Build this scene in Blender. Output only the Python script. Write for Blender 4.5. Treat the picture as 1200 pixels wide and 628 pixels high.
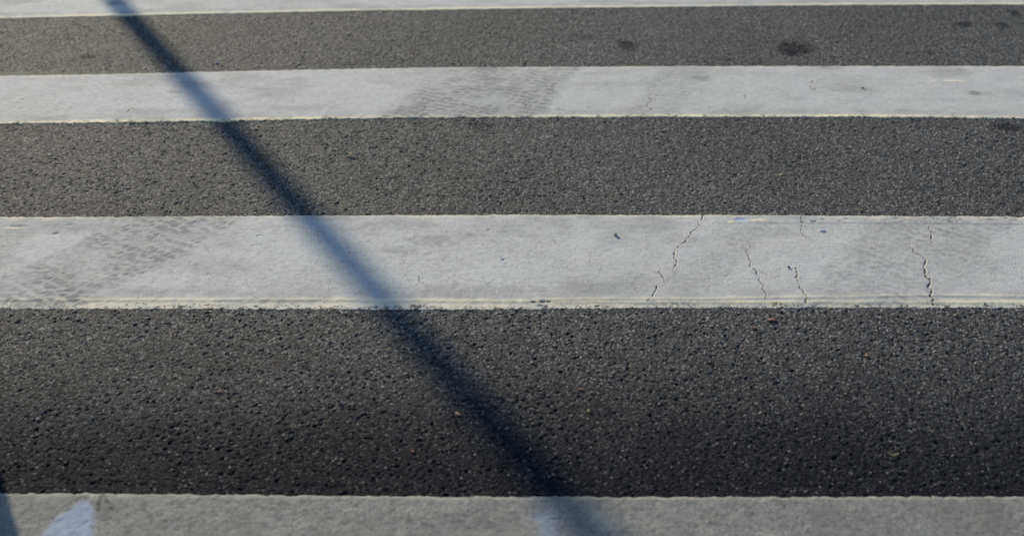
import bpy, bmesh, math, random
import numpy as np
from math import radians as R

# ------------------------------------------------------------------ camera, light, exposure
S = bpy.context.scene
for o in list(bpy.data.objects): bpy.data.objects.remove(o)
COL = S.collection

CAM_H, FPX = 1.27, 1350.0
PITCH = math.atan(788.0 / FPX)
SUN_AZ = R(-29.7)            # sun stands ahead of the viewer, to the left
SUN_EL = R(24)

cd = bpy.data.cameras.new('camera'); cam = bpy.data.objects.new('camera', cd); COL.objects.link(cam)
cam.location = (0, 0, CAM_H); cam.rotation_euler = (math.pi/2 - PITCH, 0, 0)
cd.sensor_width = 36; cd.lens = 36 * FPX / 1200
cd.clip_start = 0.05; cd.clip_end = 2000
cd.dof.use_dof = True; cd.dof.focus_distance = 2.50; cd.dof.aperture_fstop = 3.2
S.camera = cam

w = bpy.data.worlds.new('World'); S.world = w; w.use_nodes = True
nt = w.node_tree; nt.nodes.clear()
sky = nt.nodes.new('ShaderNodeTexSky'); sky.sky_type = 'NISHITA'; sky.sun_disc = False
sky.sun_elevation = SUN_EL; sky.sun_rotation = SUN_AZ
sky.air_density = 1.3; sky.dust_density = 0.3; sky.ozone_density = 3.8
bg = nt.nodes.new('ShaderNodeBackground'); bg.inputs['Strength'].default_value = 0.107
wo = nt.nodes.new('ShaderNodeOutputWorld')
nt.links.new(sky.outputs[0], bg.inputs[0]); nt.links.new(bg.outputs[0], wo.inputs[0])

sl = bpy.data.lights.new('sun', 'SUN'); sun = bpy.data.objects.new('sun', sl); COL.objects.link(sun)
sl.energy = 4.1; sl.angle = R(0.53); sl.color = (1.0, 0.88, 0.655)
d = np.array([math.sin(SUN_AZ)*math.cos(SUN_EL), math.cos(SUN_AZ)*math.cos(SUN_EL), math.sin(SUN_EL)])
from mathutils import Vector
sun.rotation_euler = Vector(d).to_track_quat('Z', 'Y').to_euler()
sun.location = tuple(d * 20)

S.view_settings.view_transform = 'Standard'; S.view_settings.look = 'None'
S.view_settings.exposure = 0.25; S.view_settings.gamma = 1.0
S.render.resolution_x, S.render.resolution_y = 1024, 535

# ------------------------------------------------------------------ measured places on the road
def G(px, py):               # photograph pixel -> place on the road (metres)
    return ((px - 600.0) / (0.680 * (py + 474.0)), 2299.0 / (py + 474.0) - 0.7413)
def line(pts):
    g = np.array([G(*p) for p in pts]); return g[:, 0], g[:, 1]
def ev(l, x):                # an edge line evaluated at x, flat outside the measured part
    return np.interp(x, l[0], l[1])
S4N = line([(0,22.5),(200,18),(400,14),(600,11),(800,8.7),(1000,6.7),(1200,6)])
S3F = line([(0,89.6),(133,87.6),(260,84.3),(400,81.5),(533,79.5),(800,78.2),(1200,78)])
S3N = line([(0,146),(133,144.6),(267,142.8),(400,140.2),(600,138.6),(800,138),(1000,138),(1200,140)])
S2F = line([(0,255),(133,254.8),(400,253),(600,252.4),(800,252.8),(1000,253.8),(1200,254.8)])
S2N = line([(0,362.5),(267,362.5),(533,363),(667,362.3),(800,361.2),(1200,361)])
S2B = line([(0,355.5),(400,355.5),(600,357.2),(800,358.2),(1200,358.6)])      # where the thick layer of stripe 2 ends
S1F = line([(0,577.3),(133,578),(267,578.7),(400,580.5),(800,581.5),(1200,581)])

# ------------------------------------------------------------------ noise on numpy arrays
def hsh(i, j, s):
    n = (i.astype(np.int64)*374761393 + j.astype(np.int64)*668265263 + s*1442695041) & 0xFFFFFFFF
    n = ((n ^ (n >> 13)) * 1274126177) & 0xFFFFFFFF
    n = ((n ^ (n >> 16)) * 2246822519) & 0xFFFFFFFF
    return ((n ^ (n >> 15)) & 0xFFFFFF) / float(0x1000000)
def vnoise(x, y, f, s):
    x = x*f; y = y*f; i = np.floor(x); j = np.floor(y); u = x-i; v = y-j
    u = u*u*(3-2*u); v = v*v*(3-2*v)
    a = hsh(i,j,s); b = hsh(i+1,j,s); c = hsh(i,j+1,s); e = hsh(i+1,j+1,s)
    return (a*(1-u)+b*u)*(1-v) + (c*(1-u)+e*u)*v - 0.5
def fbm(x, y, f, s, n=4, g=0.5):
    r = 0; a = 1.0; t = 0
    for k in range(n):
        r = r + a*vnoise(x, y, f, s+k*17); t += a; a *= g; f *= 2.03
    return r / t * 2
def sst(a, b, x):
    t = np.clip((x-a)/(b-a), 0, 1); return t*t*(3-2*t)
def worley(x, y, cell, s):
    """nearest stone: distance, gap to next one, its random numbers, its offset"""
    gx = x/cell; gy = y/cell; i0 = np.floor(gx); j0 = np.floor(gy)
    F1 = np.full(x.shape, 9.0); F2 = np.full(x.shape, 9.0)
    I = np.zeros(x.shape); J = np.zeros(x.shape); DX = np.zeros(x.shape); DY = np.zeros(x.shape)
    for a in (-1,0,1):
        for b in (-1,0,1):
            i = i0+a; j = j0+b
            dx = gx - (i + 0.1 + 0.8*hsh(i,j,s)); dy = gy - (j + 0.1 + 0.8*hsh(i,j,s+1))
            ang = hsh(i,j,s+2)*math.pi; c = np.cos(ang); q = np.sin(ang); st = 0.75+0.25*hsh(i,j,s+3)
            u = (dx*c+dy*q)*st; v = (-dx*q+dy*c)/st
            dd = np.sqrt(u*u+v*v)
            m = dd < F1
            F2 = np.where(m, F1, np.minimum(F2, dd))
            F1 = np.where(m, dd, F1)
            I = np.where(m, i, I); J = np.where(m, j, J); DX = np.where(m, dx, DX); DY = np.where(m, dy, DY)
    return F1, F2-F1, I, J, DX, DY

def asphalt(x, y):
    """height (m) plus per-stone tone and kind of the compacted asphalt"""
    wx = x + 0.004*vnoise(x, y, 110, 5) + 0.0045*vnoise(x, y, 260, 7); wy = y + 0.004*vnoise(x, y, 110, 6) + 0.0045*vnoise(x, y, 260, 8)
    f, g, I, J, dx, dy = worley(wx, wy, 0.0078, 11)
    lev = hsh(I,J,21); tx = hsh(I,J,22)-0.5; ty = hsh(I,J,23)-0.5
    pitp = 0.060 + 0.09*fbm(x, y, 7, 60, 2)
    pit = hsh(I,J,24) < pitp
    top = 0.0008*lev + 0.0020*(tx*dx + ty*dy)
    h = np.where(pit, -0.0023*sst(0.62, 0.22, f)*(0.45+0.8*hsh(I,J,27)) - 0.0003, top)
    h = h - 0.0004*sst(0.16, 0.0, g)*np.where(pit, 0.3, 1)
    f2, g2, I2, J2, dx2, dy2 = worley(x + 3.1, y + 1.7, 0.0046, 31)
    fine = 0.0008*(hsh(I2,J2,41)-0.5) + 0.0020*((hsh(I2,J2,42)-0.5)*dx2 + (hsh(I2,J2,43)-0.5)*dy2) - 0.0005*sst(0.2, 0, g2)
    fine = fine - np.where(hsh(I2,J2,44) < 0.10, 0.0016*sst(0.75, 0.3, f2), 0)
    h = h + fine*np.where(pit, 0.5, 1.0)
    h = h + 0.0006*fbm(x, y, 14, 50, 3)
    tone = 0.55*hsh(I,J,25) + 0.45*hsh(I2,J2,45)
    kind = hsh(I2,J2,46)
    return h, tone, kind

# ------------------------------------------------------------------ mesh from a grid of points
def graded(lo, hi, step, flo, fhi, grow=1.35):
    """fine spacing between lo and hi, widening out to flo and fhi"""
    n = max(2, int(round((hi-lo)/step)))
    c = list(np.linspace(lo, hi, n+1))
    s = step; a = hi
    while a < fhi: s *= grow; a = min(a+s, fhi); c.append(a)
    s = step; a = lo; l = []
    while a > flo: s *= grow; a = max(a-s, flo); l.append(a)
    return np.array(l[::-1] + c)
def grid_faces(nr, nc, base=0):
    i = np.arange(nr-1)[:,None]*nc + np.arange(nc-1)[None,:] + base
    return np.stack([i, i+1, i+1+nc, i+nc], -1).reshape(-1,4)
def make_mesh(name, V, F, attrs, smooth=True):
    me = bpy.data.meshes.new(name)
    me.vertices.add(len(V)); me.vertices.foreach_set('co', V.astype(np.float32).ravel())
    me.loops.add(F.size); me.loops.foreach_set('vertex_index', F.astype(np.int32).ravel())
    me.polygons.add(len(F)); me.polygons.foreach_set('loop_start', np.arange(0, F.size, 4, dtype=np.int32))
    me.polygons.foreach_set('loop_total', np.full(len(F), 4, dtype=np.int32))
    me.update(calc_edges=True)
    if smooth: me.polygons.foreach_set('use_smooth', np.ones(len(F), dtype=bool))
    for k, a in attrs.items():
        at = me.attributes.new(k, 'FLOAT', 'POINT'); at.data.foreach_set('value', a.astype(np.float32).ravel())
    me.validate(); return me
def link(name, me, mat, parent=None, **props):
    o = bpy.data.objects.new(name, me); COL.objects.link(o)
    if me is not None and mat is not None: me.materials.append(mat)
    if parent is not None: o.parent = parent
    for k, v in props.items(): o[k] = v
    return o

# ------------------------------------------------------------------ materials
class N:
    def __init__(s, name):
        s.m = bpy.data.materials.new(name); s.m.use_nodes = True; s.t = s.m.node_tree
        s.b = s.t.nodes['Principled BSDF']
    def n(s, t, **k):
        x = s.t.nodes.new(t)
        for a, v in k.items(): setattr(x, a, v)
        return x
    def l(s, a, b): s.t.links.new(a, b)
    def attr(s, name): return s.n('ShaderNodeAttribute', attribute_name=name).outputs['Fac']
    def pos(s): return s.n('ShaderNodeNewGeometry').outputs['Position']
    def noise(s, scale, detail=3, rough=0.6, vec=None):
        x = s.n('ShaderNodeTexNoise'); x.inputs['Scale'].default_value = scale
        x.inputs['Detail'].default_value = detail; x.inputs['Roughness'].default_value = rough
        s.l(vec or s.pos(), x.inputs['Vector']); return x.outputs[0]
    def rng(s, v, a, b, c, d, smooth=False):
        x = s.n('ShaderNodeMapRange'); x.inputs[1].default_value = a; x.inputs[2].default_value = b
        x.inputs[3].default_value = c; x.inputs[4].default_value = d
        if smooth: x.interpolation_type = 'SMOOTHSTEP'
        s.l(v, x.inputs[0]); return x.outputs[0]
    def mix(s, f, a, b, mode='MIX'):
        x = s.n('ShaderNodeMix', data_type='RGBA', blend_type=mode)
        if isinstance(f, (int, float)): x.inputs[0].default_value = f
        else: s.l(f, x.inputs[0])
        for v, k in ((a, 6), (b, 7)):
            if isinstance(v, tuple): x.inputs[k].default_value = (*v, 1)
            else: s.l(v, x.inputs[k])
        return x.outputs[2]
    def ramp(s, v, stops):
        x = s.n('ShaderNodeValToRGB'); cr = x.color_ramp
        while len(cr.elements) < len(stops): cr.elements.new(0.5)
        for e, (p, c) in zip(cr.elements, stops): e.position = p; e.color = (*c, 1)
        s.l(v, x.inputs[0]); return x.outputs[0]
    def grey(s, v):          # float -> grey colour factor for multiply
        x = s.n('ShaderNodeCombineColor'); [s.l(v, x.inputs[i]) for i in range(3)]; return x.outputs[0]
    def bump(s, h, strength, dist, nrm=None):
        x = s.n('ShaderNodeBump'); x.inputs['Strength'].default_value = strength; x.inputs['Distance'].default_value = dist
        s.l(h, x.inputs['Height'])
        if nrm: s.l(nrm, x.inputs['Normal'])
        return x.outputs[0]
    def out(s, col, rough, nrm=None, spec=0.5):
        if isinstance(col, tuple): s.b.inputs['Base Color'].default_value = (*col, 1)
        else: s.l(col, s.b.inputs['Base Color'])
        if isinstance(rough, float): s.b.inputs['Roughness'].default_value = rough
        else: s.l(rough, s.b.inputs['Roughness'])
        s.b.inputs['Specular IOR Level'].default_value = spec
        if nrm: s.l(nrm, s.b.inputs['Normal'])
        return s.m

def asphalt_material():
    a = N('asphalt')
    tone = a.attr('tone'); kind = a.attr('kind')
    c = a.ramp(tone, [(0.0,(0.026,0.027,0.031)), (0.45,(0.044,0.0445,0.047)), (0.8,(0.074,0.0735,0.074)), (1.0,(0.135,0.133,0.129))])
    red = a.rng(kind, 0.972, 0.976, 0, 0.75); c = a.mix(red, c, (0.16,0.085,0.06))
    tan = a.rng(kind, 0.022, 0.018, 0, 0.6); c = a.mix(tan, c, (0.18,0.16,0.12))
    blu = a.rng(kind, 0.10, 0.07, 0, 0.35); c = a.mix(blu, c, (0.045,0.055,0.075))
    vo = a.n('ShaderNodeTexVoronoi'); vo.inputs['Scale'].default_value = 300; a.l(a.pos(), vo.inputs['Vector'])
    sp = a.n('ShaderNodeSeparateColor'); a.l(vo.outputs['Color'], sp.inputs[0])
    c = a.mix(1.0, c, a.grey(a.rng(sp.outputs[0], 0.0, 1.0, 0.25, 1.85)), 'MULTIPLY')
    c = a.mix(a.rng(sp.outputs[1], 0.90, 0.92, 0, 0.85), c, (0.34,0.33,0.315))
    g1 = a.noise(900, 3, 0.7); c = a.mix(1.0, c, a.grey(a.rng(g1, 0.3, 0.7, 0.7, 1.35)), 'MULTIPLY')
    big = a.noise(2.2, 3, 0.55); c = a.mix(1.0, c, a.grey(a.rng(big, 0.3, 0.7, 0.86, 1.14)), 'MULTIPLY')
    dusty = a.noise(14, 4, 0.6); c = a.mix(a.rng(dusty, 0.5, 0.8, 0, 0.3), c, (0.11,0.098,0.082))
    st0 = a.attr('stain_shade'); mm = a.n('ShaderNodeMath', operation='MULTIPLY'); a.l(st0, mm.inputs[0]); a.l(a.rng(sp.outputs[2], 0.78, 0.92, 1.0, 0.45), mm.inputs[1]); st = mm.outputs[0]; c = a.mix(st, c, (0.008,0.0092,0.0155))  # mask mixes oil stains with the near band's painted shading
    b1 = a.bump(a.noise(420, 4, 0.75), 1.0, 0.0024); b1 = a.bump(vo.outputs['Distance'], 0.8, 0.0016, b1)
    r = a.rng(g1, 0.3, 0.7, 0.7, 0.9)
    m_ = a.out(c, r, b1, 0.35); a.l(a.rng(st, 0.0, 0.8, 0.38, 0.10), a.b.inputs['Specular IOR Level']); return m_

def paint_material(name, base, dirt_col, cream_col, contrast=1.0, gloss=(0.8,0.95)):
    a = N(name)
    n1 = a.noise(9, 5, 0.62); n2 = a.noise(70, 4, 0.65); n3 = a.noise(600, 2, 0.6)
    c = a.mix(a.rng(n1, 0.35, 0.7, 0, 0.7*contrast), base, tuple(0.82*v for v in base))
    # faint drag marks along the stripe
    mp = a.n('ShaderNodeMapping'); mp.inputs['Scale'].default_value = (0.16, 1.0, 1.0); a.l(a.pos(), mp.inputs['Vector'])
    n4 = a.noise(190, 3, 0.6, mp.outputs[0])
    c = a.mix(a.rng(n4, 0.45, 0.72, 0, 0.5*contrast), c, tuple(0.72*v for v in base))
    c = a.mix(a.rng(n2, 0.5, 0.75, 0, 0.5*contrast), c, dirt_col)
    c = a.mix(a.rng(n3, 0.5, 0.8, 0, 0.45*contrast), c, tuple(0.6*v for v in base))
    n5 = a.noise(260, 3, 0.7); c = a.mix(1.0, c, a.grey(a.rng(n5, 0.25, 0.75, 1-0.28*contrast, 1+0.22*contrast)), 'MULTIPLY')
    n6 = a.noise(28, 4, 0.7); c = a.mix(a.rng(n6, 0.52, 0.72, 0, 0.35), c, (0.44,0.42,0.37))
    n7 = a.noise(5, 3, 0.6); c = a.mix(a.rng(n7, 0.4, 0.65, 0, 0.35), c, (0.555,0.555,0.56)) if contrast < 1.5 else c
    n8 = a.noise(330, 2, 0.5); c = a.mix(a.rng(n8, 0.70, 0.76, 0, 0.55), c, (0.16,0.155,0.15))
    c = a.mix(a.attr('cream'), c, cream_col)
    c = a.mix(a.attr('dirt'), c, dirt_col)
    c = a.mix(a.attr('chip'), c, (0.40,0.48,0.70))
    c = a.mix(a.attr('crack'), c, (0.06,0.058,0.056))
    nn = a.bump(n2, 0.3, 0.002); nn = a.bump(n4, 0.22, 0.0012, nn); nn = a.bump(n3, 0.5, 0.0007, nn); nn = a.bump(n5, 0.3 if contrast < 1.5 else 0.8, 0.0012, nn)
    return a.out(c, a.rng(n2, 0.3, 0.7, gloss[0], gloss[1]), nn, 0.2)

M_ASPH = asphalt_material()
M_PAINT = paint_material('road_paint', (0.60,0.592,0.578), (0.235,0.232,0.226), (0.92,0.80,0.56))
M_WORN = paint_material('worn_grey_paint', (0.30,0.296,0.278), (0.13,0.128,0.12), (0.36,0.35,0.31), 1.9, (0.7,0.9))

# ------------------------------------------------------------------ the road
def blob(x, y, c, rx, ry, s, rough=0.5):
    px, py = G(*c); k = 0.680*(c[1]+474.0); ky = (c[1]+474.0)**2/2299.0
    dx = (x-px)/(rx/k); dy = (y-py)/(ry/ky)
    return sst(1.35, 0.30, np.sqrt(dx*dx+dy*dy) + rough*fbm(x, y, 60, s, 3))
STAINS = [((735,53),13,7,0.75),((690,45),14,4,0.35),((934,56),23,9,0.8),((926,61),13,6,0.9),((1130,29),11,3.5,0.7),
          ((1173,29),9,3.5,0.75),((1188,16),8,4,0.8),((103,67),14,3,0.65),((84,71),8,2.5,0.45),((1180,149),22,5,0.8),
          ((565,147),20,4,0.5),((1090,62),6,3,0.5),((675,42),8,3,0.4)]
HALF = 3.1                                     # half length of the stripes
bands = [ # y from, y to, fine y from, fine y to, step x, step y, half width of the fine part
    (-12.0, 1.20, 1.19, 1.20, 0.02, 0.01, 1.2),
    (1.20, 2.20, 1.395, 2.065, 0.0020, 0.0020, 1.12),
    (2.20, 3.20, 2.395, 3.05, 0.0026, 0.0026, 1.50),
    (3.20, 4.20, 3.38, 4.06, 0.0032, 0.0036, 1.92),
    (4.20, 7.86, 4.20, 4.24, 0.02, 0.02, 2.0)]
VV, FF, T, K, ST = [], [], [], [], []; base = 0
for y0, y1, fy0, fy1, sx, sy, hw in bands:
    xs = graded(-hw, hw, sx, -30, 30); ys = graded(fy0, fy1, sy, y0, y1)
    X, Y = np.meshgrid(xs, ys)
    h, tone, kind = asphalt(X, Y)
    fade = sst(hw+0.25, hw, np.abs(X)) * sst(fy0-0.03, fy0, Y) * sst(fy1+0.03, fy1, Y) if sx < 0.01 else np.zeros_like(X)
    st = np.zeros_like(X)
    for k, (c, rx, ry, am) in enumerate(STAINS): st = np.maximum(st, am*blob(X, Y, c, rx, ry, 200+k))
    st = np.clip(st + 1.0*sst(2.0, 1.42, Y + 0.07*fbm(X, Y, 7, 240, 4))*(Y > 1.3), 0, 1)  # added ramp paints the near asphalt darker, standing in for view-angle shading
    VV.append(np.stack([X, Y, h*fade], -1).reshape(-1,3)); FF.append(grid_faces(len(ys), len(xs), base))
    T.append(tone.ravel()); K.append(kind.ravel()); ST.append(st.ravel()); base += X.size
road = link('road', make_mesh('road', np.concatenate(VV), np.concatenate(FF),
            dict(tone=np.concatenate(T), kind=np.concatenate(K), stain_shade=np.concatenate(ST))), M_ASPH,
            kind='structure', label='dark rough asphalt of the road between the white stripes')

# ------------------------------------------------------------------ the crossing stripes
def seg_dist(x, y, pts):
    d = np.full(x.shape, 9.0); side = np.zeros(x.shape)
    for (ax, ay), (bx, by) in zip(pts[:-1], pts[1:]):
        vx, vy = bx-ax, by-ay; L = vx*vx+vy*vy + 1e-12
        t = np.clip(((x-ax)*vx+(y-ay)*vy)/L, 0, 1)
        dd = np.hypot(x-ax-t*vx, y-ay-t*vy); m = dd < d
        side = np.where(m, np.sign(x-ax-t*vx), side); d = np.where(m, dd, d)
    return d, side
def crack(x, y, pix, width, h, cr, lit_rim, depth=0.0022, jag=0.0045, seed=1):
    rnd = random.Random(seed); g = [G(*p) for p in pix]; pts = [g[0]]
    for a, b in zip(g[:-1], g[1:]):
        n = max(2, int(math.hypot(b[0]-a[0], b[1]-a[1])/0.010))
        for i in range(1, n+1):
            t = i/n; j = jag if i < n else 0
            pts.append((a[0]+(b[0]-a[0])*t+rnd.uniform(-j,j), a[1]+(b[1]-a[1])*t+rnd.uniform(-j,j)*0.5))
    xa = min(p[0] for p in pts)-0.02; xb = max(p[0] for p in pts)+0.02
    ya = min(p[1] for p in pts)-0.02; yb = max(p[1] for p in pts)+0.02
    m = (x > xa) & (x < xb) & (y > ya) & (y < yb)
    if not m.any(): return
    d, s = seg_dist(x[m], y[m], pts)
    ww = 0.50*width*(0.30+1.3*hsh(np.floor(y[m]*150), np.floor(x[m]*0), seed))
    k = sst(ww, ww*0.35, d)
    h[m] += -depth*k + 0.0005*np.exp(-((d-ww*1.6)/0.0025)**2)*(s > 0)
    cr[m] = np.maximum(cr[m], k*(0.85 if width > 0.0021 else 0.42))
    lit_rim[m] = np.maximum(lit_rim[m], (0.38 if width > 0.0025 else 0.12)*np.exp(-((d-ww*1.5)/0.0013)**2)*(s > 0))  # pale colour on the right rim paints in the crack's lit side
def tread(x, y, L, Rr, seed, amount):
    """a tyre print between two measured lines: returns dirt and relief"""
    (ax, ay), (bx, by) = G(*L[0]), G(*L[1]); (cx, cy), (ex, ey) = G(*Rr[0]), G(*Rr[1])
    ux, uy = (bx-ax + ex-cx)/2, (by-ay + ey-cy)/2; q = math.hypot(ux, uy); ux, uy = ux/q, uy/q
    def off(px, py): return (x-px)*uy - (y-py)*ux
    a = off(ax, ay); b = off(cx, cy)
    w = abs((cx-ax)*uy - (cy-ay)*ux); v = np.where(w > 0, a/w, 0)          # 0..1 across the print
    if ((cx-ax)*uy - (cy-ay)*ux) < 0: v = -v
    u = (x-ax)*ux + (y-ay)*uy
    v = v + 0.05*fbm(x, y, 12, seed, 2)
    v = v + 0.06*fbm(x, y, 30, seed+8, 3)
    m = sst(-0.05, 0.07, v)*sst(1.05, 0.93, v)
    vv = np.abs(v-0.5)*2; ph = (u + 0.024*(1-vv)*np.sign(v-0.5) + 0.012*fbm(x, y, 38, seed+2, 3))/0.026 + np.floor(v*6)*0.37
    b1 = sst(0.10, 0.34, np.abs((ph % 1)-0.5)) * sst(0.02, 0.14, np.abs(((v*6) % 1)-0.5))
    block = np.clip(b1*(0.75+0.9*fbm(x, y, 26, seed+4, 3)) + 0.8*fbm(x, y*1.6, 70, seed+3, 3), 0, 1)
    patch = np.clip(0.62 + 1.0*fbm(x, y, 14, seed+5, 4), 0.1, 1)
    return np.clip(m*(0.35+0.65*patch)*amount*(0.55+1.05*block), 0, 1), m*block*patch

def hole0(X, Y, hA, dn, df):      # stones and pits of the road that the thin skin of paint has not covered
    q = hA + 0.0012*fbm(X, Y, 200, 700, 2)
    return 0.95*sst(0.0001, -0.0009, q)*np.maximum(sst(0.021, 0.006, dn + 0.014*fbm(X, Y, 40, 701, 2)), sst(0.008, 0.0, df))
def stripe(name, near, far, sx, sy, hw, z, seed, mat, nearlip=0.010, farlip=0.008, body=None, detail=None, rough=0.00012, rag=0.0036, **props):
    xs = graded(-hw, hw, sx, -HALF, HALF)
    n = int(round(0.40/sy)); t = np.linspace(0, 1, n+1)
    t = np.unique(np.concatenate([t, [0.004,0.008,0.012,0.016,0.02,0.03], [0.97,0.98,0.984,0.988,0.992,0.996]]))
    X, Tt = np.meshgrid(xs, t)
    yn = near(X) + rag*fbm(X, X*0+seed, 70, seed, 3, 0.7); yf = far(X) + rag*fbm(X, X*0+seed+9, 70, seed+9, 3, 0.7)
    yn -= 0.006; yf += 0.006
    Y = yn + (yf-yn)*Tt
    dn = Y-yn-0.004; df = yf-Y-0.004; de = np.minimum(HALF-np.abs(X), 1.0)
    hA, _, _ = asphalt(X, Y)
    thick = z*(0.9+0.12*fbm(X, Y, 6, seed+3, 3)) + rough*4*fbm(X, Y, 25, seed+4, 3) + rough*fbm(X, Y, 150, seed+5, 3) + 0.12*hA
    if body is None: bN = dn
    else: bN = Y - body(X)
    # thick layer fades to a thin skin that follows the stones, then runs out between them
    kb = sst(0.0, nearlip, bN + 0.0012*fbm(X, Y, 120, seed+6, 2))*sst(0.0, farlip, df)*sst(0, 0.01, de)
    skin = 0.0009 + 0.18*hA
    edge = sst(0.003, -0.003, dn) + sst(0.007, -0.004, df) + sst(0.005, -0.002, de)
    h = skin*(1-kb) + thick*kb - 0.0055*np.clip(edge, 0, 1)
    if seed == 2: h += 0.5* 0.0006*np.exp(-((bN-nearlip*0.9)/0.006)**2)*kb       # small raised lip
    cr = hole0(X, Y, hA, dn, df) if seed in (2, 3) else np.zeros_like(X); dirt = np.zeros_like(X); chip = np.zeros_like(X)
    cream = np.clip(0.95*sst(0.026, 0.006, bN + 0.006*fbm(X, Y, 40, seed+7, 3)) , 0, 1)
    ln = np.exp(-((bN-nearlip*0.8)/0.0045)**2)
    cream = 0.35*cream*np.clip(1+1.2*fbm(X, Y, 50, seed+13, 3), 0.3, 1.6) + (0.85 if body is not None else 0.95)*np.clip(0.8+1.0*fbm(X, Y*0, 9, seed+14, 4), 0.3, 1)*(ln if body is not None else sst(0.022, 0.014, bN))
    cream = np.maximum(np.clip(cream, 0, 1), 0.45*sst(0.020, 0.004, df + 0.012*fbm(X, Y, 30, seed+8, 3)))
    dirt = 0.42*np.exp(-((bN-0.040)/0.022)**2)*np.clip(0.5+1.2*fbm(X, Y, 18, seed+12, 3), 0, 1)
    dirt = np.maximum(dirt, 0.5*np.clip(fbm(X*0.55, Y, 11, seed+31, 5, 0.62)*1.8, 0, 1))
    if detail: h, cr, dirt, cream, chip = detail(X, Y, h, cr, dirt, cream, chip)
    V = np.stack([X, Y, h], -1).reshape(-1,3)
    me = make_mesh(name, V, grid_faces(len(t), len(xs)), dict(crack=np.clip(cr,0,1), dirt=np.clip(dirt,0,1), cream=np.clip(cream,0,1), chip=np.clip(chip,0,1)))
    return link(name, me, mat, **props)

CR2 = [ # cracks of the second stripe, as seen: points, half width (m)
    ([(826,252),(817,268),(812,272),(800,287),(792,293),(790,300),(793,307),(789,319)],0.0026),
    ([(770,315),(776,325),(778,333)],0.0022), ([(770,336),(765,347),(759,354)],0.0026),
    ([(880,290),(876,294),(878,305),(881,316),(887,320),(892,333),(896,343),(897,352)],0.0022),
    ([(933,315),(935,330),(942,345),(946,357)],0.0028), ([(941,254),(939,270),(941,276),(946,281)],0.0022),
    ([(1071,291),(1070,296),(1078,300),(1083,305)],0.0022), ([(1085,305),(1082,314),(1086,327),(1090,330),(1088,336),(1091,345),(1094,358)],0.0042),
    ([(1088,267),(1092,278),(1090,283),(1094,287)],0.0026), ([(1150,300),(1160,318),(1170,332)],0.0016), ([(1176,262),(1181,275)],0.0016),
    ([(695,296),(692,305),(690,312)],0.0020), ([(690,330),(688,338)],0.0020),
    ([(492,322),(492,332)],0.0030), ([(500,335),(498,344),(501,352)],0.0022), ([(543,333),(541,350)],0.0018),
    ([(379,266),(373,274),(376,286)],0.0024), ([(372,306),(366,316),(360,327)],0.0022), ([(389,330),(386,342),(380,356)],0.0022),
    ([(181,276),(177,288)],0.0024), ([(180,325),(177,334)],0.0030), ([(165,336),(163,352)],0.0016),
    ([(220,296),(215,306)],0.0018), ([(242,318),(247,330)],0.0014), ([(486,269),(487,283)],0.0020), ([(475,300),(470,309)],0.0014),
    ([(7,320),(2,333)],0.0022), ([(828,300),(824,311)],0.0012), ([(1026,312),(1028,320)],0.0014)]
def bump_at(X, Y, h, c, rx, ry, hgt):
    px, py = G(*c); k = 0.680*(c[1]+474.0); ky = (c[1]+474.0)**2/2299.0
    d = np.hypot((X-px)/(rx/k), (Y-py)/(ry/ky)); h += hgt*sst(1.15, 0.35, d); return d
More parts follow.
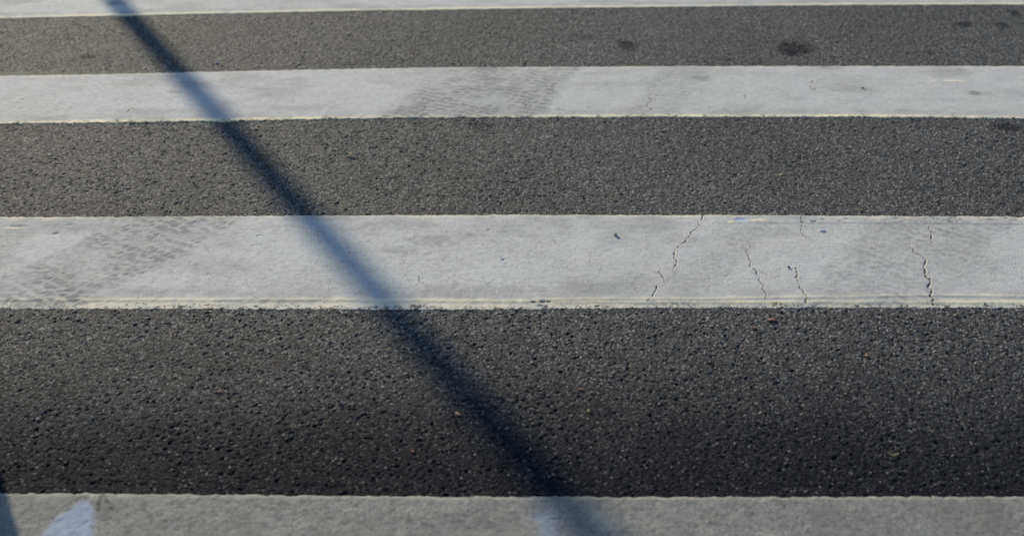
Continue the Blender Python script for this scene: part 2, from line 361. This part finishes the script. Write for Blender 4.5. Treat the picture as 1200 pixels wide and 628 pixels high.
def detail2(X, Y, h, cr, dirt, cream, chip):
    for i, (p, wd) in enumerate(CR2): crack(X, Y, p, wd if i < 9 else wd*0.72, h, cr, cream, depth=0.0022 if i < 9 else 0.0012, seed=i+3)
    d1, r1 = tread(X, Y, ((-20,336),(158,252)), ((108,352),(296,252)), 71, 0.85)
    r_ = np.clip(d1, 0, 1); dirt = np.maximum(dirt, d1*0.85); h += 0.0013*r1
    d2, r2 = tread(X, Y, ((930,356),(1010,252)), ((1110,356),(1215,252)), 74, 0.42); dirt = np.maximum(dirt, d2); h += 0.0004*r2
    d3, r3 = tread(X, Y, ((770,340),(830,272)), ((840,340),(905,272)), 76, 0.26); dirt = np.maximum(dirt, d3); h += 0.0002*r3
    for c, rx, ry, am, s in [((560,345),130,10,0.35,1),((510,282),35,6,0.5,2),((470,296),30,5,0.45,3),((540,276),24,5,0.35,4),((170,258),60,6,0.5,5),
                             ((40,270),50,7,0.35,6),((330,350),60,7,0.35,7),((910,274),45,7,0.3,8),((720,280),25,14,0.25,9),((1150,310),30,20,0.2,10),((1018,337),4,3,0.5,11)]:
        dirt = np.maximum(dirt, am*blob(X, Y, c, rx, ry, 300+s, 0.9))
    rh = random.Random(5)
    for k in range(34):                       # hairline crazing, mostly in the right half
        px = rh.uniform(640, 1195) if k % 3 else rh.uniform(200, 640); py = rh.uniform(262, 335); ln_ = rh.uniform(8, 22); lean = rh.uniform(-6, 8)
        crack(X, Y, [(px, py), (px+lean*0.4, py+ln_*0.5), (px+lean, py+ln_)], 0.0019, h, cr, cream*0, depth=0.0004, seed=300+k)
    # dents, blisters and the flaked place near the far edge
    bump_at(X, Y, h, (66,275.5), 5, 2.4, -0.0024); bump_at(X, Y, h, (82,265), 5, 1.4, -0.0013); bump_at(X, Y, h, (22,267), 13, 2.2, -0.0016)
    bump_at(X, Y, h, (963,272), 5, 1.8, 0.0030); bump_at(X, Y, h, (303,278), 4, 1.4, -0.0014); bump_at(X, Y, h, (297,289), 3, 1.2, -0.0012)
    bump_at(X, Y, h, (573,271.5), 3, 1.2, -0.0015); bump_at(X, Y, h, (590,305.5), 3, 1.2, -0.0024); bump_at(X, Y, h, (410,297.5), 2, 1, -0.002)
    d = bump_at(X, Y, h, (868,259), 9, 3, -0.0016); chip[:] = np.maximum(chip, 0.6*sst(1.1, 0.6, d))
    for c, rx in (((890,260),13),((857,262),5),((15,269),12)):
        d = bump_at(X, Y, h, c, rx, 1.4, 0.0008); cream[:] = np.maximum(cream, sst(1.1, 0.6, d))
    for i in range(26):                       # small holes along the far edge, right half
        rnd = random.Random(900+i); c = (rnd.uniform(940,1195), rnd.uniform(255.5,262))
        d = bump_at(X, Y, h, c, rnd.uniform(1.5,4), rnd.uniform(0.5,1.0), -0.0012); cr[:] = np.maximum(cr, 0.45*sst(1, 0.5, d))
    # overlap line under the far edge, ridge above the near edge, both right of the middle
    yo = np.interp(X, *line([(840,263.5),(1000,263),(1200,264.5)])); m = sst(*sorted([G(830,263)[0], G(900,263)[0]]), X)
    h += m*0.0006*sst(-0.004, 0.006, Y-yo); cr[:] = np.maximum(cr, 0.28*m*np.exp(-((Y-yo)/0.0022)**2))
    y2 = np.interp(X, *line([(610,353.5),(700,352),(820,352.5),(900,351),(1010,349.5),(1080,348),(1200,349.5)]))
    m = sst(G(600,352)[0], G(640,352)[0], X)
    h += m*0.0009*np.exp(-np.abs(Y-y2-0.004)/0.007)*(Y > y2-0.004) ; cr[:] = np.maximum(cr, 0.30*m*np.exp(-((Y-y2+0.004)/0.0025)**2)*np.clip(0.75+0.9*fbm(X, Y*0, 7, 81, 2),0,1))
    cream[:] = np.maximum(cream, 0.6*m*np.exp(-((Y-y2-0.004)/0.003)**2))
    y3 = np.interp(X, *line([(840,287),(960,287.2)])); m = sst(G(835,287)[0], G(850,287)[0], X)*sst(G(965,287)[0], G(940,287)[0], X)
    h += m*0.0005*sst(-0.003, 0.003, Y-y3); cream[:] = np.maximum(cream, 0.3*m*np.exp(-((Y-y3)/0.003)**2))
    bump_at(X, Y, h, (636,354.5), 5, 1.1, -0.003); 
    for c in ((636,354.5),(625,355),(643,354.8),(300,359.5),(700,359),(1005,359.5),(633,358.5),(640,359)):
        d = bump_at(X, Y, h, c, 4, 0.9, -0.002); cr[:] = np.maximum(cr, 0.7*sst(1, 0.5, d))
    return h, cr, dirt, cream, chip
def detail3(X, Y, h, cr, dirt, cream, chip):
    d1, r1 = tread(X, Y, ((440,140),(560,74)), ((622,140),(660,74)), 91, 0.85); dirt = np.maximum(dirt, d1*0.85); h += 0.0013*r1
    d2, r2 = tread(X, Y, ((728,140),(770,78)), ((790,140),(840,78)), 93, 0.5); dirt = np.maximum(dirt, d2*0.8); h += 0.0005*r2
    for i, (p, wd) in enumerate([([(763,112),(760,122),(763,131)],0.003),([(953,95),(950,101),(954,107)],0.0032),([(958,93),(957,98)],0.002),([(832,125),(833,131)],0.002),
            ([(617,118),(614,128)],0.0026),([(498,120),(499,128)],0.002),([(875,112),(876,118)],0.002),([(988,96),(990,103)],0.0018),([(30,115),(24,119)],0.003),([(158,126),(150,133)],0.003),
            ([(340,115),(343,125)],0.002)]): crack(X, Y, p, wd, h, cr, cream, seed=60+i, jag=0.008)
    for c, rx, ry, am, s in [((1144,110.5),11,3,0.85,1),((1126,83),9,2,0.6,2),((822,93),12,4,0.7,3),((205,109),10,1.6,0.6,4),((262,94),9,1.6,0.45,5),((180,132),60,4,0.4,6),
                             ((600,132),80,5,0.5,7),((350,128),50,4,0.3,8),((690,127),6,1.5,0.5,9),((1110,118),60,3,0.2,10)]:
        dirt = np.maximum(dirt, am*blob(X, Y, c, rx, ry, 330+s, 0.6))
    d = bump_at(X, Y, h, (1119,96.4), 16, 0.9, 0.0012); cream[:] = np.maximum(cream, 0.9*sst(1.1, 0.5, d))
    d = bump_at(X, Y, h, (1094,96), 4, 0.9, 0.001); cream[:] = np.maximum(cream, 0.7*sst(1.1, 0.5, d))
    return h, cr, dirt, cream, chip
def detail4(X, Y, h, cr, dirt, cream, chip):
    for c, rx, ry, am, s in [((135,5),12,2.5,0.7,1),((177,13.5),10,1.4,0.6,2),((710,3),30,3,0.4,3),((10,20),9,2,0.5,4),((1010,2),60,2,0.3,5)]:
        dirt = np.maximum(dirt, am*blob(X, Y, c, rx, ry, 360+s, 0.6))
    return h, cr, dirt, cream, chip
def detail1(X, Y, h, cr, dirt, cream, chip):
    h += 0.2*asphalt(X, Y)[0]*sst(1.10, 1.2, Y)
    dirt = np.clip(0.5*fbm(X, Y, 22, 401, 4)+0.1, 0, 0.7)
    # remnants of the older bluish coat
    A = [G(*p) for p in ((52,628),(68,606),(104,588),(112,600),(108,640))]
    cx = sum(p[0] for p in A)/5; cy = sum(p[1] for p in A)/5
    inside = np.ones_like(X)*9; n = len(A)
    for i in range(n):
        (ax, ay), (bx, by) = A[i], A[(i+1) % n]; L = math.hypot(bx-ax, by-ay)
        inside = np.minimum(inside, -((bx-ax)*(Y-ay)-(by-ay)*(X-ax))/L*(-1 if True else 1) * (1 if ((bx-ax)*(cy-ay)-(by-ay)*(cx-ax)) > 0 else -1))
    chip = np.maximum(chip, 0.5*sst(-0.008, 0.006, inside + 0.008*fbm(X, Y, 60, 402, 3)))
    chip = np.maximum(chip, 0.28*blob(X, Y, (640,622), 18, 22, 403, 0.7))
    h += 0.0008*chip
    for i, (p, wd) in enumerate([([(122,576),(118,588),(116,604)],0.0034),([(121,580),(126,590),(133,601)],0.0022),([(1093,578),(1091,583)],0.004),([(412,590),(418,594)],0.004)]):
        crack(X, Y, p, wd, h, cr, chip*0, seed=80+i)
    return h, cr, dirt, cream, chip

E = lambda l: (lambda x: ev(l, x))
GRP = 'painted stripes of the pedestrian crossing'
stripe('crossing_stripe', lambda x: ev(S1F, x)*0+1.03, E(S1F), 0.0030, 0.0030, 0.98, 0.0030, 1, M_WORN, 0.010, 0.014, None, detail1, 0.00022, 0.004,
       label='worn grey stripe nearest the viewer along the bottom edge, rough, with two pale bluish patches', category='crossing stripe', group=GRP)
stripe('crossing_stripe', E(S2N), E(S2F), 0.0017, 0.0022, 1.27, 0.0032, 2, M_PAINT, 0.012, 0.006, E(S2B), detail2,
       label='white stripe across the middle with long dark cracks and a tyre print on its left', category='crossing stripe', group=GRP)
stripe('crossing_stripe', E(S3N), E(S3F), 0.0034, 0.0036, 1.7, 0.0028, 3, M_PAINT, 0.004, 0.010, None, detail3, rag=0.005,
       label='white stripe third from the bottom with a grey tyre print halfway along', category='crossing stripe', group=GRP)
stripe('crossing_stripe', E(S4N), lambda x: ev(S4N, x)+0.40, 0.006, 0.006, 2.1, 0.0028, 4, M_PAINT, 0.004, 0.010, None, detail4, rag=0.005,
       label='farthest white stripe, cut off by the top edge of the picture', category='crossing stripe', group=GRP)

# ------------------------------------------------------------------ loose bits lying on the road
def simple_mat(name, col, rough=0.8, scale=300):
    a = N(name); n1 = a.noise(scale, 3, 0.6)
    return a.out(a.mix(a.rng(n1, 0.3, 0.7, 0, 1), tuple(0.7*v for v in col), tuple(min(1, 1.25*v) for v in col)), rough, a.bump(n1, 0.4, 0.0006))
M_LIGHT = simple_mat('pale_stone', (0.48,0.46,0.43)); M_DARK = simple_mat('dark_crumb', (0.02,0.02,0.02))
M_RED = simple_mat('reddish_chip', (0.30,0.15,0.10)); M_TAN = simple_mat('tan_chip', (0.42,0.33,0.18)); M_LEAF = simple_mat('dry_leaf', (0.34,0.27,0.16))
def pebble(name, pix, size, z, mat, seed, label, cat, flat=0.6, group=None):
    bm = bmesh.new(); bmesh.ops.create_icosphere(bm, subdivisions=2, radius=1)
    rnd = random.Random(seed); ax = [Vector((rnd.gauss(0,1), rnd.gauss(0,1), rnd.gauss(0,1))).normalized() for _ in range(7)]
    for v in bm.verts:
        for a_ in ax:
            q = v.co.dot(a_)
            if q > 0.62: v.co -= a_*(q-0.62)*0.85
        v.co = Vector((v.co.x*size[0]/2, v.co.y*size[1]/2, (v.co.z+0.5)*size[2]*flat))
    me = bpy.data.meshes.new(name); bm.to_mesh(me); bm.free()
    o = link(name, me, mat, label=label, category=cat)
    x, y = G(*pix); o.location = (x, y, z); o.rotation_euler = (0, 0, rnd.uniform(-0.5,0.5))
    if group: o['group'] = group
    return o
pebble('pebble', (721,277.5), (0.009,0.009,0.007), 0.0036, M_LIGHT, 1, 'small stone with a dark shaded side, alone on the middle white stripe', 'pebble', 0.9)
pebble('crumb', (924,315.6), (0.008,0.006,0.004), 0.0040, M_DARK, 2, 'tiny black crumb on the middle white stripe, left of a long crack', 'crumb')
pebble('crumb', (1010.5,105.5), (0.009,0.009,0.004), 0.0048, M_DARK, 12, 'tiny black crumb on the white stripe third from the bottom, right half', 'crumb')
pebble('grit', (678.5,249.5), (0.008,0.008,0.006), 0.0012, M_LIGHT, 3, 'white grit grain just above the far edge of the middle stripe', 'grit')
pebble('stone_chip', (905,376), (0.022,0.014,0.006), 0.0006, M_RED, 4, 'largest reddish stone chip, just below the middle stripe on its right side', 'stone chip', 0.6)
pebble('stone_chip', (883,385), (0.012,0.010,0.005), 0.0006, M_RED, 5, 'reddish stone chip just below and left of the largest reddish chip', 'stone chip')
pebble('stone_chip', (1016,418), (0.010,0.009,0.005), 0.0008, simple_mat('orange_chip', (0.36,0.18,0.09)), 6, 'orange stone chip on the dark asphalt right of centre, the brightest orange one', 'stone chip')
pebble('stone_chip', (690,483), (0.008,0.010,0.007), 0.0006, M_TAN, 7, 'yellow tan stone chip on the near asphalt right of the shadow', 'stone chip')
pebble('stone_chip', (681,457), (0.010,0.008,0.004), 0.0006, M_RED, 8, 'dull pink stone chip just above the yellow tan one', 'stone chip')
pebble('stone_chip', (484,530), (0.008,0.008,0.004), 0.0006, simple_mat('red_chip', (0.20,0.06,0.05)), 9, 'small red stone chip on the near asphalt left of the shadow', 'stone chip')
pebble('stone_chip', (536,486), (0.012,0.009,0.004), 0.0006, M_RED, 10, 'dull reddish stone chip lying inside the long shadow', 'stone chip')
pebble('stone_chip', (257,460), (0.010,0.008,0.004), 0.0006, M_RED, 11, 'reddish stone chip on the near asphalt, left quarter', 'stone chip')
pebble('grit', (108,490), (0.006,0.006,0.006), 0.0012, M_LIGHT, 13, 'white grit grain nearer the middle of two in the left near asphalt', 'grit')
pebble('grit', (44,492), (0.006,0.006,0.005), 0.0012, M_LIGHT, 14, 'white grit grain farthest left on the near asphalt', 'grit')
pebble('grit', (839,469), (0.0045,0.0045,0.004), 0.0014, M_LIGHT, 15, 'white grit grain on the near asphalt right of centre', 'grit')
pebble('grit', (254,75), (0.011,0.011,0.008), 0.0014, M_LIGHT, 16, 'pale grit grain on the far asphalt just right of the shadow', 'grit')
pebble('grit', (408,41), (0.011,0.011,0.008), 0.0014, M_LIGHT, 17, 'pale grit grain on the far asphalt left of centre', 'grit')
pebble('stone_chip', (916,206), (0.013,0.010,0.005), 0.0006, M_TAN, 18, 'yellowish stone chip on the asphalt above the middle stripe, right side', 'stone chip')

rg = random.Random(77)
gm = [M_TAN, M_LEAF, simple_mat('grey_grit', (0.22,0.215,0.21)), simple_mat('brown_grit', (0.16,0.11,0.07)), M_LIGHT]
for i, (px, py, side) in enumerate([(64,372,"middle stripe's near edge, far left"),(228,377,"middle stripe's near edge, left of the shadow"),
        (616,370,"middle stripe's near edge, right of the shadow"),(1120,371,"middle stripe's near edge, far right"),(560,246,'far edge of the middle stripe, centre'),
        (1010,247,'far edge of the middle stripe, right'),(150,246,'far edge of the middle stripe, left'),(485,152,"third stripe's near edge, centre left"),
        (830,154,"third stripe's near edge, right of centre"),(300,152,"third stripe's near edge, right of the shadow")]):
    q = rg.uniform(0.004, 0.0075)*(1.3 if py < 200 else 1)
    pebble('grit', (px, py), (q*1.3, q, q*0.7), 0.0008, gm[i % 5], 40+i, 'small grit grain by the '+side, 'grit')

def leaf(pix, L, W, z, mat, label):
    nu, nv = 12, 6; V = []; 
    for i in range(nu+1):
        u = i/nu; wd = W*math.sin(math.pi*min(1, u*0.96+0.02))**0.7
        for j in range(nv+1):
            v = j/nv-0.5
            V.append(((u-0.5)*L, v*wd, 0.006*(2*u-1)**2 + 0.010*v*v + 0.0006*math.sin(u*17+v*5)))
    V = np.array(V); F = grid_faces(nu+1, nv+1)
    me = make_mesh('leaf', V, F, {}); o = link('leaf', me, mat, label=label, category='leaf')
    m = o.modifiers.new('thickness', 'SOLIDIFY'); m.thickness = 0.0005
    x, y = G(*pix); o.location = (x, y, z); o.rotation_euler = (0.15, 0, -0.1); return o
leaf((408,183), 0.026, 0.014, 0.0030, M_LEAF, 'small curled dry leaf on the asphalt right of the shadow, above the middle stripe')
leaf((1046,535), 0.018, 0.005, 0.0020, M_TAN, 'thin straw-coloured leaf shred on the near asphalt, right side')

# ------------------------------------------------------------------ far kerb, pavement and the posts that throw the shadows
def box_mesh(name, sx, sy, sz, bev=0.0):
    bm = bmesh.new(); bmesh.ops.create_cube(bm, size=1)
    for v in bm.verts: v.co = Vector((v.co.x*sx, v.co.y*sy, (v.co.z+0.5)*sz))
    if bev: bmesh.ops.bevel(bm, geom=bm.edges[:], offset=bev, segments=2, affect='EDGES')
    me = bpy.data.meshes.new(name); bm.to_mesh(me); bm.free(); return me
M_CONC = simple_mat('kerb_concrete', (0.32,0.31,0.29), 0.85, 60)
kerb = link('kerb', box_mesh('kerb', 60, 0.15, 0.13, 0.012), M_CONC, kind='structure'); kerb.location = (0, 7.93, 0)
pav = link('pavement', box_mesh('pavement', 60, 4.0, 0.126), simple_mat('pavement_slab', (0.26,0.25,0.24), 0.9, 40), kind='structure'); pav.location = (0, 10.01, 0)
gr = link('ground', box_mesh('ground', 900, 900, 0.05), simple_mat('ground_soil', (0.10,0.09,0.07), 0.95, 3), kind='structure'); gr.location = (0, 0, -0.08)
def turned(name, prof, seg=28):
    V = []; 
    for z, r in prof:
        for k in range(seg): V.append((r*math.cos(2*math.pi*k/seg), r*math.sin(2*math.pi*k/seg), z))
    F = [(i*seg+k, i*seg+(k+1) % seg, (i+1)*seg+(k+1) % seg, (i+1)*seg+k) for i in range(len(prof)-1) for k in range(seg)]
    F.append(tuple(range(seg))[::-1]); F.append(tuple((len(prof)-1)*seg+k for k in range(seg)))
    me = bpy.data.meshes.new(name); me.from_pydata(V, [], F)
    for p in me.polygons: p.use_smooth = len(p.vertices) == 4
    return me
a = N('galvanised_steel'); n1 = a.noise(30, 3); a.b.inputs['Metallic'].default_value = 0.8
M_STEEL = a.out(a.mix(n1, (0.33,0.34,0.35), (0.5,0.51,0.52)), 0.5)
def post(name, origin_px, Yb, rad, height, label, cat, head):
    x0, y0 = G(*origin_px); s = (Yb-y0)/math.cos(SUN_AZ)
    e = bpy.data.objects.new(name, None); COL.objects.link(e); e['label'] = label; e['category'] = cat
    e.location = (x0+s*math.sin(SUN_AZ), Yb, 0.13)
    link('base_plate', box_mesh('base_plate', 0.26, 0.26, 0.02, 0.004), M_STEEL, e)
    link('pole', turned('pole', [(0.018, rad*1.25), (0.5, rad*1.2), (0.53, rad), (height, rad*0.94)]), M_STEEL, e)
    if head:
        arm = link('arm', turned('arm', [(0, 0.03), (1.2, 0.025)], 16), M_STEEL, e); arm.location = (0, 0, height-0.05); arm.rotation_euler = (R(78), 0, 0)
        hd = link('lamp_head', box_mesh('lamp_head', 0.26, 0.6, 0.12, 0.04), M_STEEL, e); hd.location = (0, -1.4, height+0.15)
    else:
        cp = link('cap', turned('cap', [(0, rad*1.08), (0.03, rad*1.05), (0.05, rad*0.4)]), M_STEEL, e); cp.location = (0, 0, height-0.01)
post('lamp_post', (402,300), 8.7, 0.041, 7.0, 'grey steel lamp post on the far pavement whose long shadow crosses the stripes', 'lamp post', True)
bx0, by0 = G(9, 580)
e = bpy.data.objects.new('shadow_caster', None); COL.objects.link(e); br = 0.055; tt = 1.0  # unseen object, added out of frame to throw the corner shadow
e['label'] = 'unseen round steel post added to throw the short shadow in the bottom left corner'; e['category'] = 'shadow_caster'
e.location = (bx0 + tt*math.sin(SUN_AZ) - br*math.cos(SUN_AZ), by0 + tt*math.cos(SUN_AZ) + br*math.sin(SUN_AZ), 0.0)
link('base_plate', turned('base_plate', [(-0.01, 0.09), (0.010, 0.09), (0.012, 0.085)]), M_STEEL, e)
link('tube', turned('tube', [(0.012, br), (0.95, br)]), M_STEEL, e)
link('cap', turned('cap', [(0.95, br*1.08), (0.975, br*1.06), (0.995, br*0.7), (1.0, br*0.2)]), M_STEEL, e)
